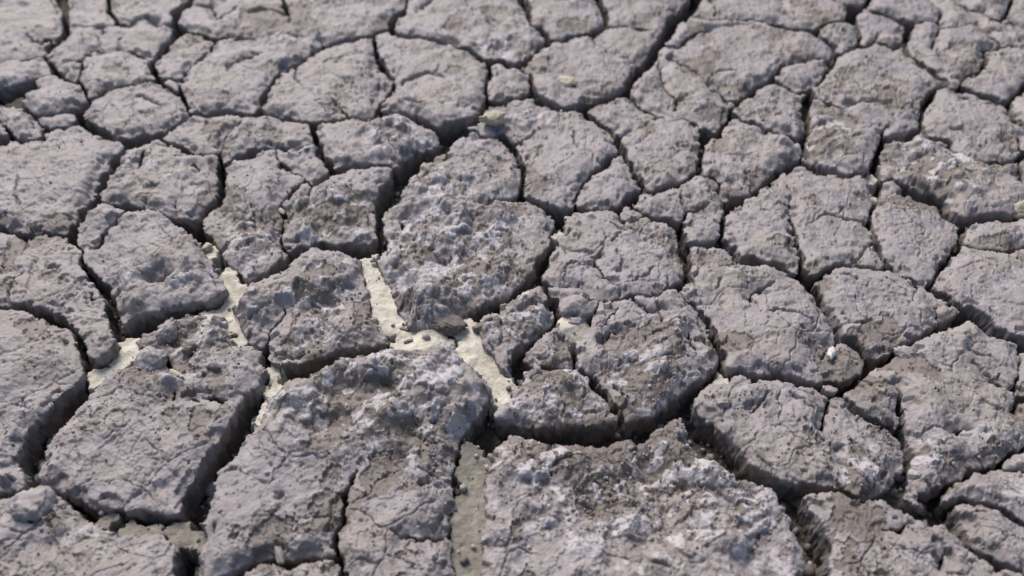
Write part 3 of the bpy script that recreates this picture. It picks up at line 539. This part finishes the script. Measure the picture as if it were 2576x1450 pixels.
for A, B, h1, h2, cut, (bx0, by0, bx1, by1, bw) in ground_segments():
    h1 *= NARROW; h2 *= NARROW
    if cut: h1 = max(h1, 0.0008); h2 = max(h2, 0.0008)
    m = 260 if cut else 60
    i0, i1 = np.searchsorted(US, [bx0 - m, bx1 + m]); j0, j1 = np.searchsorted(VS, [by0 - m, by1 + m])
    if i1 <= i0 or j1 <= j0: continue
    sl = (slice(j0, j1), slice(i0, i1))
    px, py = WXF[sl] - A[0], WYF[sl] - A[1]
    d = B - A; L2 = d @ d
    t = np.clip((px * d[0] + py * d[1]) / L2, 0, 1)
    cx = A[0] + t * d[0]; cy = A[1] + t * d[1]
    dist = np.hypot(WXF[sl] - cx, WYF[sl] - cy); hw = h1 + (h2 - h1) * t
    if cut:
        s = dist - hw
        better = s < SD[sl]
        SD[sl] = np.where(better, s, SD[sl]); CX[sl] = np.where(better, cx, CX[sl]); CY[sl] = np.where(better, cy, CY[sl]); HW[sl] = np.where(better, hw, HW[sl])
    else:
        w = np.maximum(hw, 0.0007) * 1.45
        GR[sl] = np.maximum(GR[sl], np.minimum(0.008, 0.0026 + hw * 3.6) * np.exp(-(dist / w) ** 2))
# beyond the photograph the same kind of mud goes on, cracked at random
OUT = np.maximum(np.maximum(-PU, PU - W0), np.maximum(-PV, PV - H0)) 
wf1, wf2, wid = worley(WXF, WYF, 0.085, 91)
wd = (wf2 - wf1) * 0.085 * 0.5 - 0.0022
wd = wd + np.clip(1 - (OUT - 20) / 40.0, 0, 1) * 0.03
rep = wd < SD
SD = np.where(rep, wd, SD)
gyi, gxi = np.gradient(wd)   # rough direction is enough out there
# unit vector pointing out of the plate into the crack
NXF = CX - GX; NYF = CY - GY
du = np.gradient(wd, axis=1); dv = np.gradient(wd, axis=0)
sx = np.gradient(GX, axis=1); sy = np.gradient(GY, axis=0)
NXF = np.where(rep, -du / sx, NXF); NYF = np.where(rep, -dv / sy, NYF)
nl = np.hypot(NXF, NYF) + 1e-9; NXF /= nl; NYF /= nl
HW = np.where(rep, 0.0022, HW)
# ---------------------------------------------------------------- where the mud is lumpy, brown, pale
D2S = 1.0 / 0.63137           # the lists below were read off a 2576 pixel wide view
def blob_field(blobs, x, y):
    """soft union of round patches lying on the ground; x, y ground coordinates"""
    out = np.zeros(x.shape)
    for px, py, r, a in blobs:
        cx, cy = ground(px * D2S, py * D2S); ex, _ = ground((px + r) * D2S, py * D2S)
        R = abs(ex - cx) * 1.0
        d = np.hypot(x - cx, (y - cy) * 0.85) / R
        out = np.maximum(out, a * np.clip(1.6 - 1.15 * d, 0, 1))
    return out
PALEF = blob_field(SAND_SPOTS, GX + 0.010 * fbm(GX, GY, 0.011, 801, 5, 0.6), GY + 0.010 * fbm(GX, GY, 0.011, 807, 5, 0.6))
SD = SD - 0.0026 * np.clip((PALEF - 0.15) / 0.45, 0, 1) * (SD < 0.02)
# ---------------------------------------------------------------- which plate is where (run-based connected components)
def components(mask):
    parent = []
    def find(a):
        while parent[a] != a:
            parent[a] = parent[parent[a]]; a = parent[a]
        return a
    rows = []; prev = []
    for j in range(mask.shape[0]):
        m = np.concatenate([[False], mask[j], [False]]); e = np.flatnonzero(m[1:] != m[:-1])
        cur = []; k = 0
        for a, b in zip(e[::2], e[1::2]):
            idx = len(parent); parent.append(idx)
            while k < len(prev) and prev[k][1] <= a: k += 1
            q = k
            while q < len(prev) and prev[q][0] < b:
                ra, rb = find(prev[q][2]), find(idx)
                if ra != rb: parent[max(ra, rb)] = min(ra, rb)
                q += 1
            cur.append((a, b, idx))
        rows.append(cur); prev = cur
    lab = np.full(mask.shape, -1, np.int32); remap = {}
    for j, cur in enumerate(rows):
        for a, b, idx in cur:
            r = find(idx); lab[j, a:b] = remap.setdefault(r, len(remap))
    return lab, len(remap)
# a cell belongs to a plate when all its four corners do
CM = (SD[:-1, :-1] > 0) & (SD[1:, :-1] > 0) & (SD[:-1, 1:] > 0) & (SD[1:, 1:] > 0)
NEAR = np.maximum(np.maximum(-PU, PU - W0), np.maximum(-PV, PV - H0))[:-1, :-1] < 42
LAB, NL = components(CM & NEAR)
WX2 = GX + 0.012 * fbm(GX, GY, 0.03, 71, 3); WY2 = GY + 0.012 * fbm(GX, GY, 0.03, 77, 3)
ROUGH = blob_field(ROUGH_SPOTS, WX2, WY2)
BROWN = blob_field(BROWN_SPOTS, WX2, WY2)
SMOOTH = blob_field(SMOOTH_SPOTS, WX2, WY2)
ROUGH = np.clip(np.maximum(ROUGH, 0.30 + 0.35 * fbm(GX, GY, 0.06, 201, 3)) - SMOOTH * 0.35, 0, 1)

def sstep(a, b, x):
    t = np.clip((x - a) / (b - a), 0, 1); return t * t * (3 - 2 * t)
def blur(a, n):
    for _ in range(n):
        a = (np.roll(a, 1, 0) + np.roll(a, -1, 0) + 2 * a) / 4; a = (np.roll(a, 1, 1) + np.roll(a, -1, 1) + 2 * a) / 4
    return a
# broad swell
HT = (0.0050 + 0.0050 * ROUGH) * fbm(GX, GY, 0.055, 301, 3)
# lumps of the crumbly parts
wx = GX + 0.0035 * fbm(GX, GY, 0.009, 331, 3); wy = GY + 0.0035 * fbm(GX, GY, 0.009, 337, 3)
a1, a2, aid = worley(wx, wy, 0.0220, 401)
b1, b2, bid = worley(wx, wy, 0.0100, 411)
c1, c2, cid_ = worley(wx, wy, 0.0042, 421)
LUMPA = np.sqrt(np.clip(1 - (a1 / 0.75) ** 2, 0, 1)) * (0.15 + aid)
LUMPB = np.sqrt(np.clip(1 - (b1 / 0.75) ** 2, 0, 1)) * (0.05 + bid)
LUMPC = np.sqrt(np.clip(1 - (c1 / 0.8) ** 2, 0, 1)) * np.clip(cid_ * 1.6 - 0.5, 0, 1)
sel = sstep(-0.15, 0.40, fbm(GX, GY, 0.035, 431, 3) + 0.12)
HT += ROUGH * (0.0085 * LUMPA * sel + 0.0046 * LUMPB * (0.35 + 0.65 * sel) + 0.0012 * LUMPC - 0.004) + 0.009 * ROUGH * fbm(GX, GY, 0.030, 441, 4, 0.52)
HT += (1 - ROUGH) * (0.0005 * LUMPC * sel + 0.0008 * LUMPB * sel)
# the dried skin: a thin pale layer that has flaked away in places and left brown soil bare, with a crisp ragged edge
FLK = fbm(GX, GY, 0.042, 311, 6, 0.60)
FLK2 = fbm(GX, GY, 0.030, 361, 6, 0.60)
LAY = FLK + 0.36 - 0.62 * BROWN - 0.10 * ROUGH
SKIN = sstep(-0.012, 0.012, LAY)
HT += 0.0017 * SKIN + 0.0012 * sstep(-0.01, 0.01, FLK2 - 0.10) + 0.0009 * sstep(-0.01, 0.01, FLK2 + 0.22)
HT += 0.0010 * np.exp(-(np.maximum(LAY, 0) / 0.035) ** 2) * (LAY > 0)          # lips curl up a little
# grain
HT += (0.0011 - 0.0004 * ROUGH) * fbm(GX, GY, 0.0075, 501, 4, 0.64)
HT += 0.00045 * (vnoise(GX / 0.0013, GY / 0.0013, 511) - 0.5)
# pin holes and pits
p1, p2, pid = worley(GX, GY, 0.0085, 521)
HT -= np.where(pid > 0.72, 0.0020 * np.exp(-(p1 / 0.16) ** 2), 0) * (0.3 + 0.7 * (1 - ROUGH))
for px, py, r, dep in PITS:
    cx, cy = ground(px * D2S, py * D2S); ex, _ = ground((px + r) * D2S, py * D2S); R = abs(ex - cx)
    d = np.hypot(WX2 * 0.35 + GX * 0.65 - cx, WY2 * 0.35 + GY * 0.65 - cy) / R
    HT -= dep * np.exp(-(d ** 3))
# fine random crackle beside the traced hairlines
def crackle(cell, width, depth, seed, mask):
    k1, k2, kid = worley(GX + 0.007 * fbm(GX, GY, 0.02, seed + 10, 4), GY + 0.007 * fbm(GX, GY, 0.02, seed + 17, 4), cell, seed)
    return depth * np.exp(-((k2 - k1) * cell / width) ** 2) * mask * (1 - 0.6 * ROUGH)
HT -= crackle(0.046, 0.0010, 0.0030, 531, sstep(-0.14, 0.12, fbm(GX, GY, 0.045, 551, 3)))
HT -= crackle(0.021, 0.0007, 0.0018, 561, sstep(0.10, 0.30, fbm(GX, GY, 0.04, 571, 3)))
SE = np.maximum(blur(SD, 3), 0)
HT *= 0.40 + 0.60 * sstep(0.0, 0.013, SE)         # rims stay near one level
HT -= GR
# the plates round off towards their rims, more where they crumble
SE = np.maximum(blur(SD, 3), 0)
HT -= (0.0022 + 0.0070 * ROUGH) * np.exp(-SE / 0.0085)
# broken corners and chips along the rims
r1, r2, rid = worley(GX + 0.003 * fbm(GX, GY, 0.006, 651, 3), GY + 0.003 * fbm(GX, GY, 0.006, 657, 3), 0.0095, 641)
HT -= np.where(rid > 0.66, 0.0015 + 0.0100 * (rid - 0.66), 0) * sstep(0.0085, 0.0065, SE)
# pale salty crust sits on the knobs in patches of its own
CR = sstep(0.00, 0.36, 0.60 * fbm(wx, wy, 0.018, 601, 4, 0.6) + 0.60 * (LUMPB - 0.42) + 0.50 * (LUMPA - 0.45) + 0.25 * (LUMPC - 0.2) + 0.04)
CRUST = np.clip(CR, 0, 1) * (0.12 + 0.88 * ROUGH)
BARE = np.clip(1 - SKIN, 0, 1) * (1 - 0.7 * CRUST)

# ---------------------------------------------------------------- materials
def new_mat(name):
    m = bpy.data.materials.new(name); m.use_nodes = True
    nt = m.node_tree; return m, nt, nt.nodes["Principled BSDF"]
def nd(nt, t, **kw):
    n = nt.nodes.new(t)
    for k, v in kw.items(): setattr(n, k, v)
    return n
def noise(nt, vec, scale, detail=4.0, rough=0.55, dist=0.0):
    n = nd(nt, "ShaderNodeTexNoise"); n.inputs["Scale"].default_value = scale; n.inputs["Detail"].default_value = detail
    n.inputs["Roughness"].default_value = rough; n.inputs["Distortion"].default_value = dist
    nt.links.new(vec, n.inputs["Vector"]); return n.outputs["Fac"]
def ramp(nt, fac, lo, hi):
    n = nd(nt, "ShaderNodeMapRange"); n.interpolation_type = 'SMOOTHSTEP'
    n.inputs["From Min"].default_value = lo; n.inputs["From Max"].default_value = hi
    nt.links.new(fac, n.inputs["Value"]); return n.outputs["Result"]
def mth(nt, op, a, b=None, clamp=False):
    n = nd(nt, "ShaderNodeMath", operation=op); n.use_clamp = clamp
    for i, v in enumerate((a, b)):
        if v is None: continue
        if isinstance(v, (int, float)): n.inputs[i].default_value = v
        else: nt.links.new(v, n.inputs[i])
    return n.outputs[0]
def mix(nt, fac, a, b, mode='MIX'):
    n = nd(nt, "ShaderNodeMix", data_type='RGBA', blend_type=mode)
    for s, v in ((n.inputs[0], fac), (n.inputs[6], a), (n.inputs[7], b)):
        if isinstance(v, tuple): s.default_value = (*v, 1.0)
        elif isinstance(v, (int, float)): s.default_value = v
        else: nt.links.new(v, s)
    return n.outputs[2]
def attr(nt, name):
    return nd(nt, "ShaderNodeAttribute", attribute_name=name).outputs["Fac"]
def bump(nt, bsdf, h, strength, dist, prev=None):
    n = nd(nt, "ShaderNodeBump"); n.inputs["Strength"].default_value = strength; n.inputs["Distance"].default_value = dist
    nt.links.new(h, n.inputs["Height"])
    if prev is not None: nt.links.new(prev, n.inputs["Normal"])
    return n.outputs["Normal"]

GREY, BRN, PALE = (0.235, 0.222, 0.212), (0.150, 0.121, 0.098), (0.590, 0.560, 0.575)
def mud_material():
    m, nt, b = new_mat("dried_mud")
    P = nd(nt, "ShaderNodeNewGeometry").outputs["Position"]
    big = noise(nt, P, 14.0, 5, 0.6); mid = noise(nt, P, 55.0, 6, 0.62, 0.3); fine = noise(nt, P, 420.0, 5, 0.65); grain = noise(nt, P, 1500.0, 3, 0.6)
    c = mix(nt, ramp(nt, mid, 0.30, 0.72), (0.252, 0.223, 0.222), (0.368, 0.331, 0.334))
    c = mix(nt, mth(nt, 'MULTIPLY', ramp(nt, big, 0.44, 0.62), 0.60), c, (0.300, 0.262, 0.228))
    bm = mth(nt, 'ADD', attr(nt, "brown"), mth(nt, 'MULTIPLY', mth(nt, 'SUBTRACT', fine, 0.5), 0.7))
    c = mix(nt, mth(nt, 'MULTIPLY', ramp(nt, bm, 0.30, 0.70), 0.72), c, BRN)
    # brown soil shows between the knobs of the crumbly parts
    rg = mth(nt, 'MULTIPLY', attr(nt, "rough"), ramp(nt, noise(nt, P, 120.0, 5, 0.6, 0.4), 0.42, 0.62))
    c = mix(nt, mth(nt, 'MULTIPLY', rg, 0.75), c, BRN)
    cr = mth(nt, 'ADD', attr(nt, "crust"), mth(nt, 'MULTIPLY', mth(nt, 'SUBTRACT', fine, 0.5), 0.9))
    c = mix(nt, mth(nt, 'MULTIPLY', ramp(nt, cr, 0.25, 0.95), 0.62), c, PALE)
    # damp soil below the dried skin
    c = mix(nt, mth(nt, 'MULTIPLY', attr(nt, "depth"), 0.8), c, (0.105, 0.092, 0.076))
    c = mix(nt, 0.42, c, mix(nt, ramp(nt, fine, 0.25, 0.75), (0.62, 0.61, 0.60), (1.0, 1.0, 1.0)), 'MULTIPLY')
    # dark specks of rotten roots and light grains of salt
    c = mix(nt, mth(nt, 'MULTIPLY', ramp(nt, noise(nt, P, 260.0, 2, 0.5), 0.70, 0.76), 0.65), c, (0.06, 0.045, 0.035))
    spk = ramp(nt, grain, 0.74, 0.82)
    c = mix(nt, mth(nt, 'MULTIPLY', spk, 0.6), c, (0.62, 0.60, 0.60))
    nt.links.new(c, b.inputs["Base Color"])
    rr = mth(nt, 'SUBTRACT', 0.64, mth(nt, 'MULTIPLY', spk, 0.35)); nt.links.new(rr, b.inputs["Roughness"])
    b.inputs["Specular IOR Level"].default_value = 0.5
    n1 = bump(nt, b, fine, 0.55, 0.0012)
    n2 = bump(nt, b, grain, 0.35, 0.0005, n1)
    nt.links.new(n2, b.inputs["Normal"])
    return m
def soil_material(name, c1, c2, dark, speck=0.66):
    m, nt, b = new_mat(name)
    P = nd(nt, "ShaderNodeNewGeometry").outputs["Position"]
    mid = noise(nt, P, 90.0, 5, 0.6); fine = noise(nt, P, 500.0, 5, 0.65)
    c = mix(nt, ramp(nt, mid, 0.3, 0.7), c1, c2)
    c = mix(nt, ramp(nt, noise(nt, P, 150.0, 4, 0.6, 0.5), speck, speck + 0.05), c, dark)
    c = mix(nt, mth(nt, 'MULTIPLY', ramp(nt, fine, 0.58, 0.7), 0.3), c, dark)
    c = mix(nt, mth(nt, 'MULTIPLY', ramp(nt, noise(nt, P, 38.0, 6, 0.7, 0.6), 0.46, 0.66), 0.45), c, dark)
    nt.links.new(c, b.inputs["Base Color"]); b.inputs["Roughness"].default_value = 0.95
    b.inputs["Specular IOR Level"].default_value = 0.25
    nt.links.new(bump(nt, b, fine, 0.6, 0.0012), b.inputs["Normal"])
    return m
MUD = mud_material()
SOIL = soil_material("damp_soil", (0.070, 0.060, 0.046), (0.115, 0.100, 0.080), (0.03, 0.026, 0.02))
SAND = soil_material("pale_sand", (0.50, 0.465, 0.38), (0.66, 0.62, 0.52), (0.20, 0.175, 0.135), 0.69)

DULL_SAND = soil_material("dull_sand", (0.19, 0.172, 0.145), (0.30, 0.272, 0.230), (0.13, 0.115, 0.09), 0.64)  # darker, duller tone of the sand for the nearest cracks

# ---------------------------------------------------------------- mesh helpers
def link_mesh(name, verts, quads, mat, attrs=None, smooth=True, loc=(0, 0, 0), parent=None, tris=None):
    me = bpy.data.meshes.new(name)
    verts = np.asarray(verts, np.float32) - np.asarray(loc, np.float32)
    nq = len(quads); nt_ = 0 if tris is None else len(tris)
    me.vertices.add(len(verts)); me.vertices.foreach_set("co", verts.ravel())
    loops = np.asarray(quads, np.int32).ravel() if nq else np.zeros(0, np.int32)
    if nt_: loops = np.concatenate([loops, np.asarray(tris, np.int32).ravel()])
    me.loops.add(len(loops)); me.loops.foreach_set("vertex_index", loops)
    starts = np.concatenate([np.arange(nq) * 4, nq * 4 + np.arange(nt_) * 3]).astype(np.int32)
    me.polygons.add(nq + nt_); me.polygons.foreach_set("loop_start", starts)
    me.polygons.foreach_set("use_smooth", np.full(nq + nt_, smooth))
    me.update(calc_edges=True)
    for k, v in (attrs or {}).items():
        a = me.attributes.new(k, 'FLOAT', 'POINT'); a.data.foreach_set("value", np.asarray(v, np.float32).ravel())
    me.materials.append(mat)
    o = bpy.data.objects.new(name, me); o.location = loc; col.objects.link(o)
    if parent is not None: o.parent = parent
    return o

XF, YF = GX.ravel(), GY.ravel(); HF = HT.ravel()
RF, BF, CF, SF = ROUGH.ravel(), BARE.ravel(), CRUST.ravel(), SD.ravel(); NXR, NYR, HWR = NXF.ravel(), NYF.ravel(), HW.ravel()
CMP = np.zeros((NV + 1, NU + 1), bool); CMP[1:-1, 1:-1] = CM         # padded cell mask
nodefull = (CMP[:-1, :-1] & CMP[1:, :-1] & CMP[:-1, 1:] & CMP[1:, 1:]).ravel()
RING = np.array([0.07, 0.15, 0.25, 0.36, 0.50, 0.68, 1.0])
def plate_mesh(name, cells, off, tilt, walls=True, tint=0.0):
    """cells: bool array of grid cells; returns the object"""
    j, i = np.nonzero(cells)
    a = j * NU + i
    q = np.stack([a, a + NU, a + NU + 1, a + 1], 1)      # rows run towards the camera: counter-clockwise from above
    used, inv = np.unique(q, return_inverse=True); inv = inv.reshape(q.shape)
    x = XF[used].copy(); y = YF[used].copy(); z = HF[used].copy()
    cx, cy = x.mean(), y.mean()
    z += off + tilt[0] * (x - cx) + tilt[1] * (y - cy)
    rim = ~nodefull[used]
    s = np.clip(SF[used], 0, 0.004) * rim
    x += NXR[used] * s; y += NYR[used] * s
    V = [np.stack([x, y, z], 1)]
    A = {'rough': [RF[used]], 'brown': [BF[used]], 'crust': [CF[used]], 'depth': [np.zeros(len(used))]}
    Q = [inv]
    if walls:
        pad = np.zeros((NV + 1, NU + 1), bool); pad[1:-1, 1:-1] = cells
        c = pad[1:-1, 1:-1]
        E = []
        # directed edges, each with the plate on its left as seen from above
        for dj, di, e0, e1 in ((-1, 0, 1, 0), (1, 0, 2, 3), (0, -1, 0, 2), (0, 1, 3, 1)):
            nb = pad[1 + dj:NV + dj, 1 + di:NU + di]; nbc = CMP[1 + dj:NV + dj, 1 + di:NU + di]
            jj, ii = np.nonzero(c & ~nb & ~nbc)
            base = jj * NU + ii
            corner = {0: base, 1: base + 1, 2: base + NU, 3: base + NU + 1}
            E.append(np.stack([corner[e0], corner[e1]], 1))
        E = np.concatenate(E)
        if len(E):
            wn_, wi = np.unique(E, return_inverse=True); wi = wi.reshape(E.shape)
            top = np.searchsorted(used, wn_)
            x0, y0, z0 = x[top], y[top], z[top]
            nx, ny, hw = NXR[wn_], NYR[wn_], np.minimum(HWR[wn_], 0.011)
            prev = top; n0 = len(used)
            xs, ys = x0.copy(), y0.copy(); deg = np.bincount(wi.ravel(), minlength=len(wn_)).astype(float)
            def relax(v):
                acc = np.bincount(wi[:, 0], v[wi[:, 1]], len(wn_)) + np.bincount(wi[:, 1], v[wi[:, 0]], len(wn_))
                return 0.4 * v + 0.6 * acc / deg
            for _ in range(10): nx, ny = relax(nx), relax(ny)
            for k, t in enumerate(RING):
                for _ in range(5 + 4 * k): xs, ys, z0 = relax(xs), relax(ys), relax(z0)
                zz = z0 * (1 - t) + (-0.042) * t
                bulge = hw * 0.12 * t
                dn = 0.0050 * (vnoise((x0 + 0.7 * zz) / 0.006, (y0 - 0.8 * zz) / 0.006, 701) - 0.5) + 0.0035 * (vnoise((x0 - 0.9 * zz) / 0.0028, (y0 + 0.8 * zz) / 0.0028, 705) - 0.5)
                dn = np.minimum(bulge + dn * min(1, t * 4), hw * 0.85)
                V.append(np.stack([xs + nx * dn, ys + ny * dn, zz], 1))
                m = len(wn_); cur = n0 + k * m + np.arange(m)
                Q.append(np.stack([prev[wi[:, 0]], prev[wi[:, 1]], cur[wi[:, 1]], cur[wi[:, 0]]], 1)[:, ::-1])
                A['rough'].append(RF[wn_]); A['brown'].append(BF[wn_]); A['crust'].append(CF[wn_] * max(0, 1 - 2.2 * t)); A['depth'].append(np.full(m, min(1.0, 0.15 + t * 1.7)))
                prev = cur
    V = np.concatenate(V); Q = np.concatenate(Q)
    A['brown'] = [v + tint for v in A['brown']]
    return link_mesh(name, V, Q, MUD, {k: np.concatenate(v) for k, v in A.items()}, loc=(float(cx), float(cy), -0.042))

# ---------------------------------------------------------------- the setting: floor of the cracks, mud flat far around
FZ = -0.034 + 0.006 * fbm(GX, GY, 0.02, 811, 4, 0.6) + 0.0012 * fbm(GX, GY, 0.003, 821, 2)
FZ = FZ + (-0.0104 + 0.0026 * fbm(GX, GY, 0.016, 831, 5, 0.6) - FZ) * sstep(0.12, 0.5, PALEF)
FZ += 0.016 * blob_field(SHALLOW_SPOTS, WX2, WY2)
FZF = FZ.ravel()
def floor_mesh(name, cells, mat):
    j, i = np.nonzero(cells); a = j * NU + i
    q = np.stack([a, a + NU, a + NU + 1, a + 1], 1)
    used, inv = np.unique(q, return_inverse=True)
    return link_mesh(name, np.stack([XF[used], YF[used], FZF[used]], 1), inv.reshape(q.shape), mat)
near = SD[:-1, :-1] < 0.009
pale = PALEF[:-1, :-1] > 0.30
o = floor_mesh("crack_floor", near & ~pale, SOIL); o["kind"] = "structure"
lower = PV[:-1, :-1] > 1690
o = floor_mesh("dull_sand", near & pale & lower, DULL_SAND); o["kind"] = "stuff"; o["label"] = "dull sand on the floor of the nearest wide cracks"; o["category"] = "sand"
o = floor_mesh("pale_sand", near & pale & ~lower, SAND); o["kind"] = "stuff"; o["label"] = "pale yellowish sand showing on the floor of the wide cracks"; o["category"] = "sand"
far = plate_mesh("mud_flat", CM & ~NEAR, 0.0, (0, 0)); far["kind"] = "structure"
# a sheet to the horizon round the surveyed piece
x0, x1 = float(GX[0, 0]), float(GX[0, -1]); xb0, xb1 = float(GX[-1, 0]), float(GX[-1, -1]); y1, y0 = float(GY[0, 0]), float(GY[-1, 0]); F = 60.0
ring_v = [(-F, F, -0.004), (F, F, -0.004), (F, -F, -0.004), (-F, -F, -0.004), (x0, y1, -0.004), (x1, y1, -0.004), (xb1, y0, -0.004), (xb0, y0, -0.004)]
ring_q = [(0, 4, 5, 1), (1, 5, 6, 2), (2, 6, 7, 3), (3, 7, 4, 0)]
o = link_mesh("ground", ring_v, ring_q, MUD, {'rough': [0.3] * 8, 'brown': [0.0] * 8, 'crust': [0.1] * 8, 'depth': [0.0] * 8}, smooth=False); o["kind"] = "structure"
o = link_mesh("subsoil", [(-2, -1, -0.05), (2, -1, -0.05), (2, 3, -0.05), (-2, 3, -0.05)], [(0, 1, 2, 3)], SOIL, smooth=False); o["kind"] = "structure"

# ---------------------------------------------------------------- the plates, one object each
rngp = np.random.RandomState(7)
inframe = (PU[:-1, :-1] > 0) & (PU[:-1, :-1] < W0) & (PV[:-1, :-1] > 0) & (PV[:-1, :-1] < H0)
count_all = np.bincount(LAB[LAB >= 0], minlength=NL); count_in = np.bincount(LAB[(LAB >= 0) & inframe], minlength=NL)
seed_of = {}
for px, py, label, off in PLATES:
    i = int(np.searchsorted(US, px * D2S)) - 1; j = int(np.searchsorted(VS, py * D2S)) - 1
    k = int(LAB[j, i])
    if k < 0 or k in seed_of: print("SEED PROBLEM", px, py, k, seed_of.get(k)); continue
    seed_of[k] = (label, off)
for k in range(NL):
    if count_all[k] < 25: continue
    cells = LAB == k
    if k in seed_of: label, off = seed_of[k]
    else:
        label, off = None, 0.0
        if count_in[k] >= 25:
            jj, ii = np.nonzero(cells); print("UNLABELLED", k, count_in[k], int(US[int(ii.mean())] / D2S), int(VS[int(jj.mean())] / D2S))
    tilt = rngp.uniform(-0.035, 0.035, 2)
    o = plate_mesh("mud_plate" if label else "mud_flat_piece", cells, off + rngp.uniform(-0.0014, 0.0010), tilt,
                   tint=rngp.uniform(0.0, 0.20) + (0.12 if np.nonzero(cells)[1].mean() > NU * 0.66 else 0.0))
    if label:
        o["label"] = label; o["category"] = "mud plate"; o["group"] = "plates of cracked dry mud"
    else: o["kind"] = "structure"

# ---------------------------------------------------------------- loose bits
def height_at(x, y):
    d = (GX - x) ** 2 + (GY - y) ** 2; k = int(np.argmin(d))
    return float(HF[k]) if SF[k] > 0 else float(FZF[k])
import bmesh
def stone_bm(seed, size, sub=3, flat=1.0, facets=0.25):
    rs = random.Random(seed); bm = bmesh.new()
    bmesh.ops.create_icosphere(bm, subdivisions=sub, radius=1.0)
    planes = []
    for _ in range(9):
        v = [rs.gauss(0, 1) for _ in range(3)]; l = math.sqrt(sum(c * c for c in v)) or 1
        planes.append(([c / l for c in v], 0.62 + rs.random() * 0.3))
    vs = np.array([v.co[:] for v in bm.verts])
    for n, d in planes:
        n = np.array(n); p = vs @ n; over = np.maximum(p - d, 0); vs = vs - np.outer(over * (1 - facets), n)
    nz = fbm(vs[:, 0] * 1.3 + vs[:, 2] + seed, vs[:, 1] * 1.3 - vs[:, 2] * 0.7, 0.55, seed % 97, 4, 0.6)
    nz = nz + 0.5 * fbm(vs[:, 0] * 1.1 - vs[:, 2] + seed, vs[:, 1] * 1.2 + vs[:, 2], 0.18, seed % 89, 3, 0.6)
    vs = vs * (1 + 0.36 * nz[:, None]) * np.array(size)
    for v, c in zip(bm.verts, vs): v.co = c
    for f in bm.faces: f.smooth = True
    return bm
def plain_mat(name, c1, c2, rough=0.85, scale=300.0):
    m, nt, b = new_mat(name); P = nd(nt, "ShaderNodeTexCoord").outputs["Object"]
    n = noise(nt, P, scale, 5, 0.6)
    nt.links.new(mix(nt, ramp(nt, n, 0.3, 0.7), c1, c2), b.inputs["Base Color"]); b.inputs["Roughness"].default_value = rough
    nt.links.new(bump(nt, b, n, 0.5, 0.0008), b.inputs["Normal"]); return m
MATS = {
 'cream': plain_mat("cream_stone", (0.40, 0.35, 0.25), (0.55, 0.50, 0.38)),
 'white': plain_mat("white_chip", (0.48, 0.46, 0.43), (0.66, 0.64, 0.62), 0.6),
 'clod': MUD, 'grey': MUD, 'dark': MUD,
}
for name, cat, label, group, px, py, sx_, sy_, sz_, rot, mat, lift in LOOSE:
    x, y = (float(v) for v in ground(px * D2S, py * D2S, 0.0 if lift >= 0 else -0.015))
    z = height_at(x, y)
    if lift >= 0: z = max(z, -0.005)
    me = bpy.data.meshes.new(name); bm = stone_bm(int(px * 7 + py), (sx_, sy_, sz_), 4 if sx_ > 0.006 else 3); bm.to_mesh(me); bm.free(); me.materials.append(MATS[mat])
    if MATS[mat] is MUD:
        for k_, v_ in (('rough', .5), ('brown', {'clod': .7, 'dark': .8, 'grey': 0.0}[mat]), ('crust', .45 if mat == 'grey' else 0.0), ('depth', .75 if mat == 'dark' else 0.0)):
            me.attributes.new(k_, 'FLOAT', 'POINT').data.foreach_set("value", np.full(len(me.vertices), v_, np.float32))
    o = bpy.data.objects.new(name, me); col.objects.link(o)
    o.location = (x, y, z + sz_ * (-0.15 if MATS[mat] is MUD else 0.55)); o.rotation_euler = (0, 0, math.radians(rot))
    o["label"] = label; o["category"] = cat
    if group: o["group"] = group
# uncountable crumbs in the cracks and on the plates
rs = np.random.RandomState(11)
bm = bmesh.new(); bmesh.ops.create_icosphere(bm, subdivisions=1, radius=1.0)
iv = np.array([v.co[:] for v in bm.verts]); itri = np.array([[v.index for v in f.verts] for f in bm.faces]); bm.free()
def crumbs(name, idx, smin, smax, sink, label, zsrc):
    V, T, A = [], [], []
    for n, k in enumerate(idx):
        s = smin + (smax - smin) * rs.rand() ** 3
        v = iv * (1 + 0.35 * (rs.rand(len(iv), 1) - 0.5)) * s * (1 + 0.6 * (rs.rand(3) - 0.5))
        a = rs.rand() * 6.28; R = np.array([[math.cos(a), -math.sin(a), 0], [math.sin(a), math.cos(a), 0], [0, 0, 1]])
        V.append(v @ R.T + np.array([XF[k], YF[k], zsrc[k] + s * sink])); T.append(itri + n * len(iv)); A.append(np.full(len(iv), rs.rand()))
    A = np.concatenate(A)
    o = link_mesh(name, np.concatenate(V), [], MUD, {'rough': A, 'brown': (A > 0.6) * 0.8, 'crust': (A < 0.3) * 0.6, 'depth': 0 * A}, tris=np.concatenate(T))
    o["kind"] = "stuff"; o["label"] = label; o["category"] = "crumbs"
flat_in = ((PU > 0) & (PU < W0) & (PV > 0) & (PV < H0)).ravel()
cand = np.flatnonzero((SF < -0.0008) & flat_in & (PALEF.ravel() < 0.3)); crumbs("fallen_crumbs", rs.choice(cand, 900, False), 0.0015, 0.0065, 0.5, "larger crumbs fallen deep into the dark cracks", FZF)
cand = np.flatnonzero((SF < -0.0008) & flat_in); crumbs("mud_crumbs", rs.choice(cand, 450, False), 0.0005, 0.0040, 0.4, "loose crumbs of mud fallen into the cracks", FZF)
w = RF * (SF > 0.003) * flat_in; cand = rs.choice(len(w), 5000, False, p=w / w.sum()); crumbs("surface_grains", cand, 0.0004, 0.0016, 0.2, "small grains of mud lying on the lumpy plates", HF)
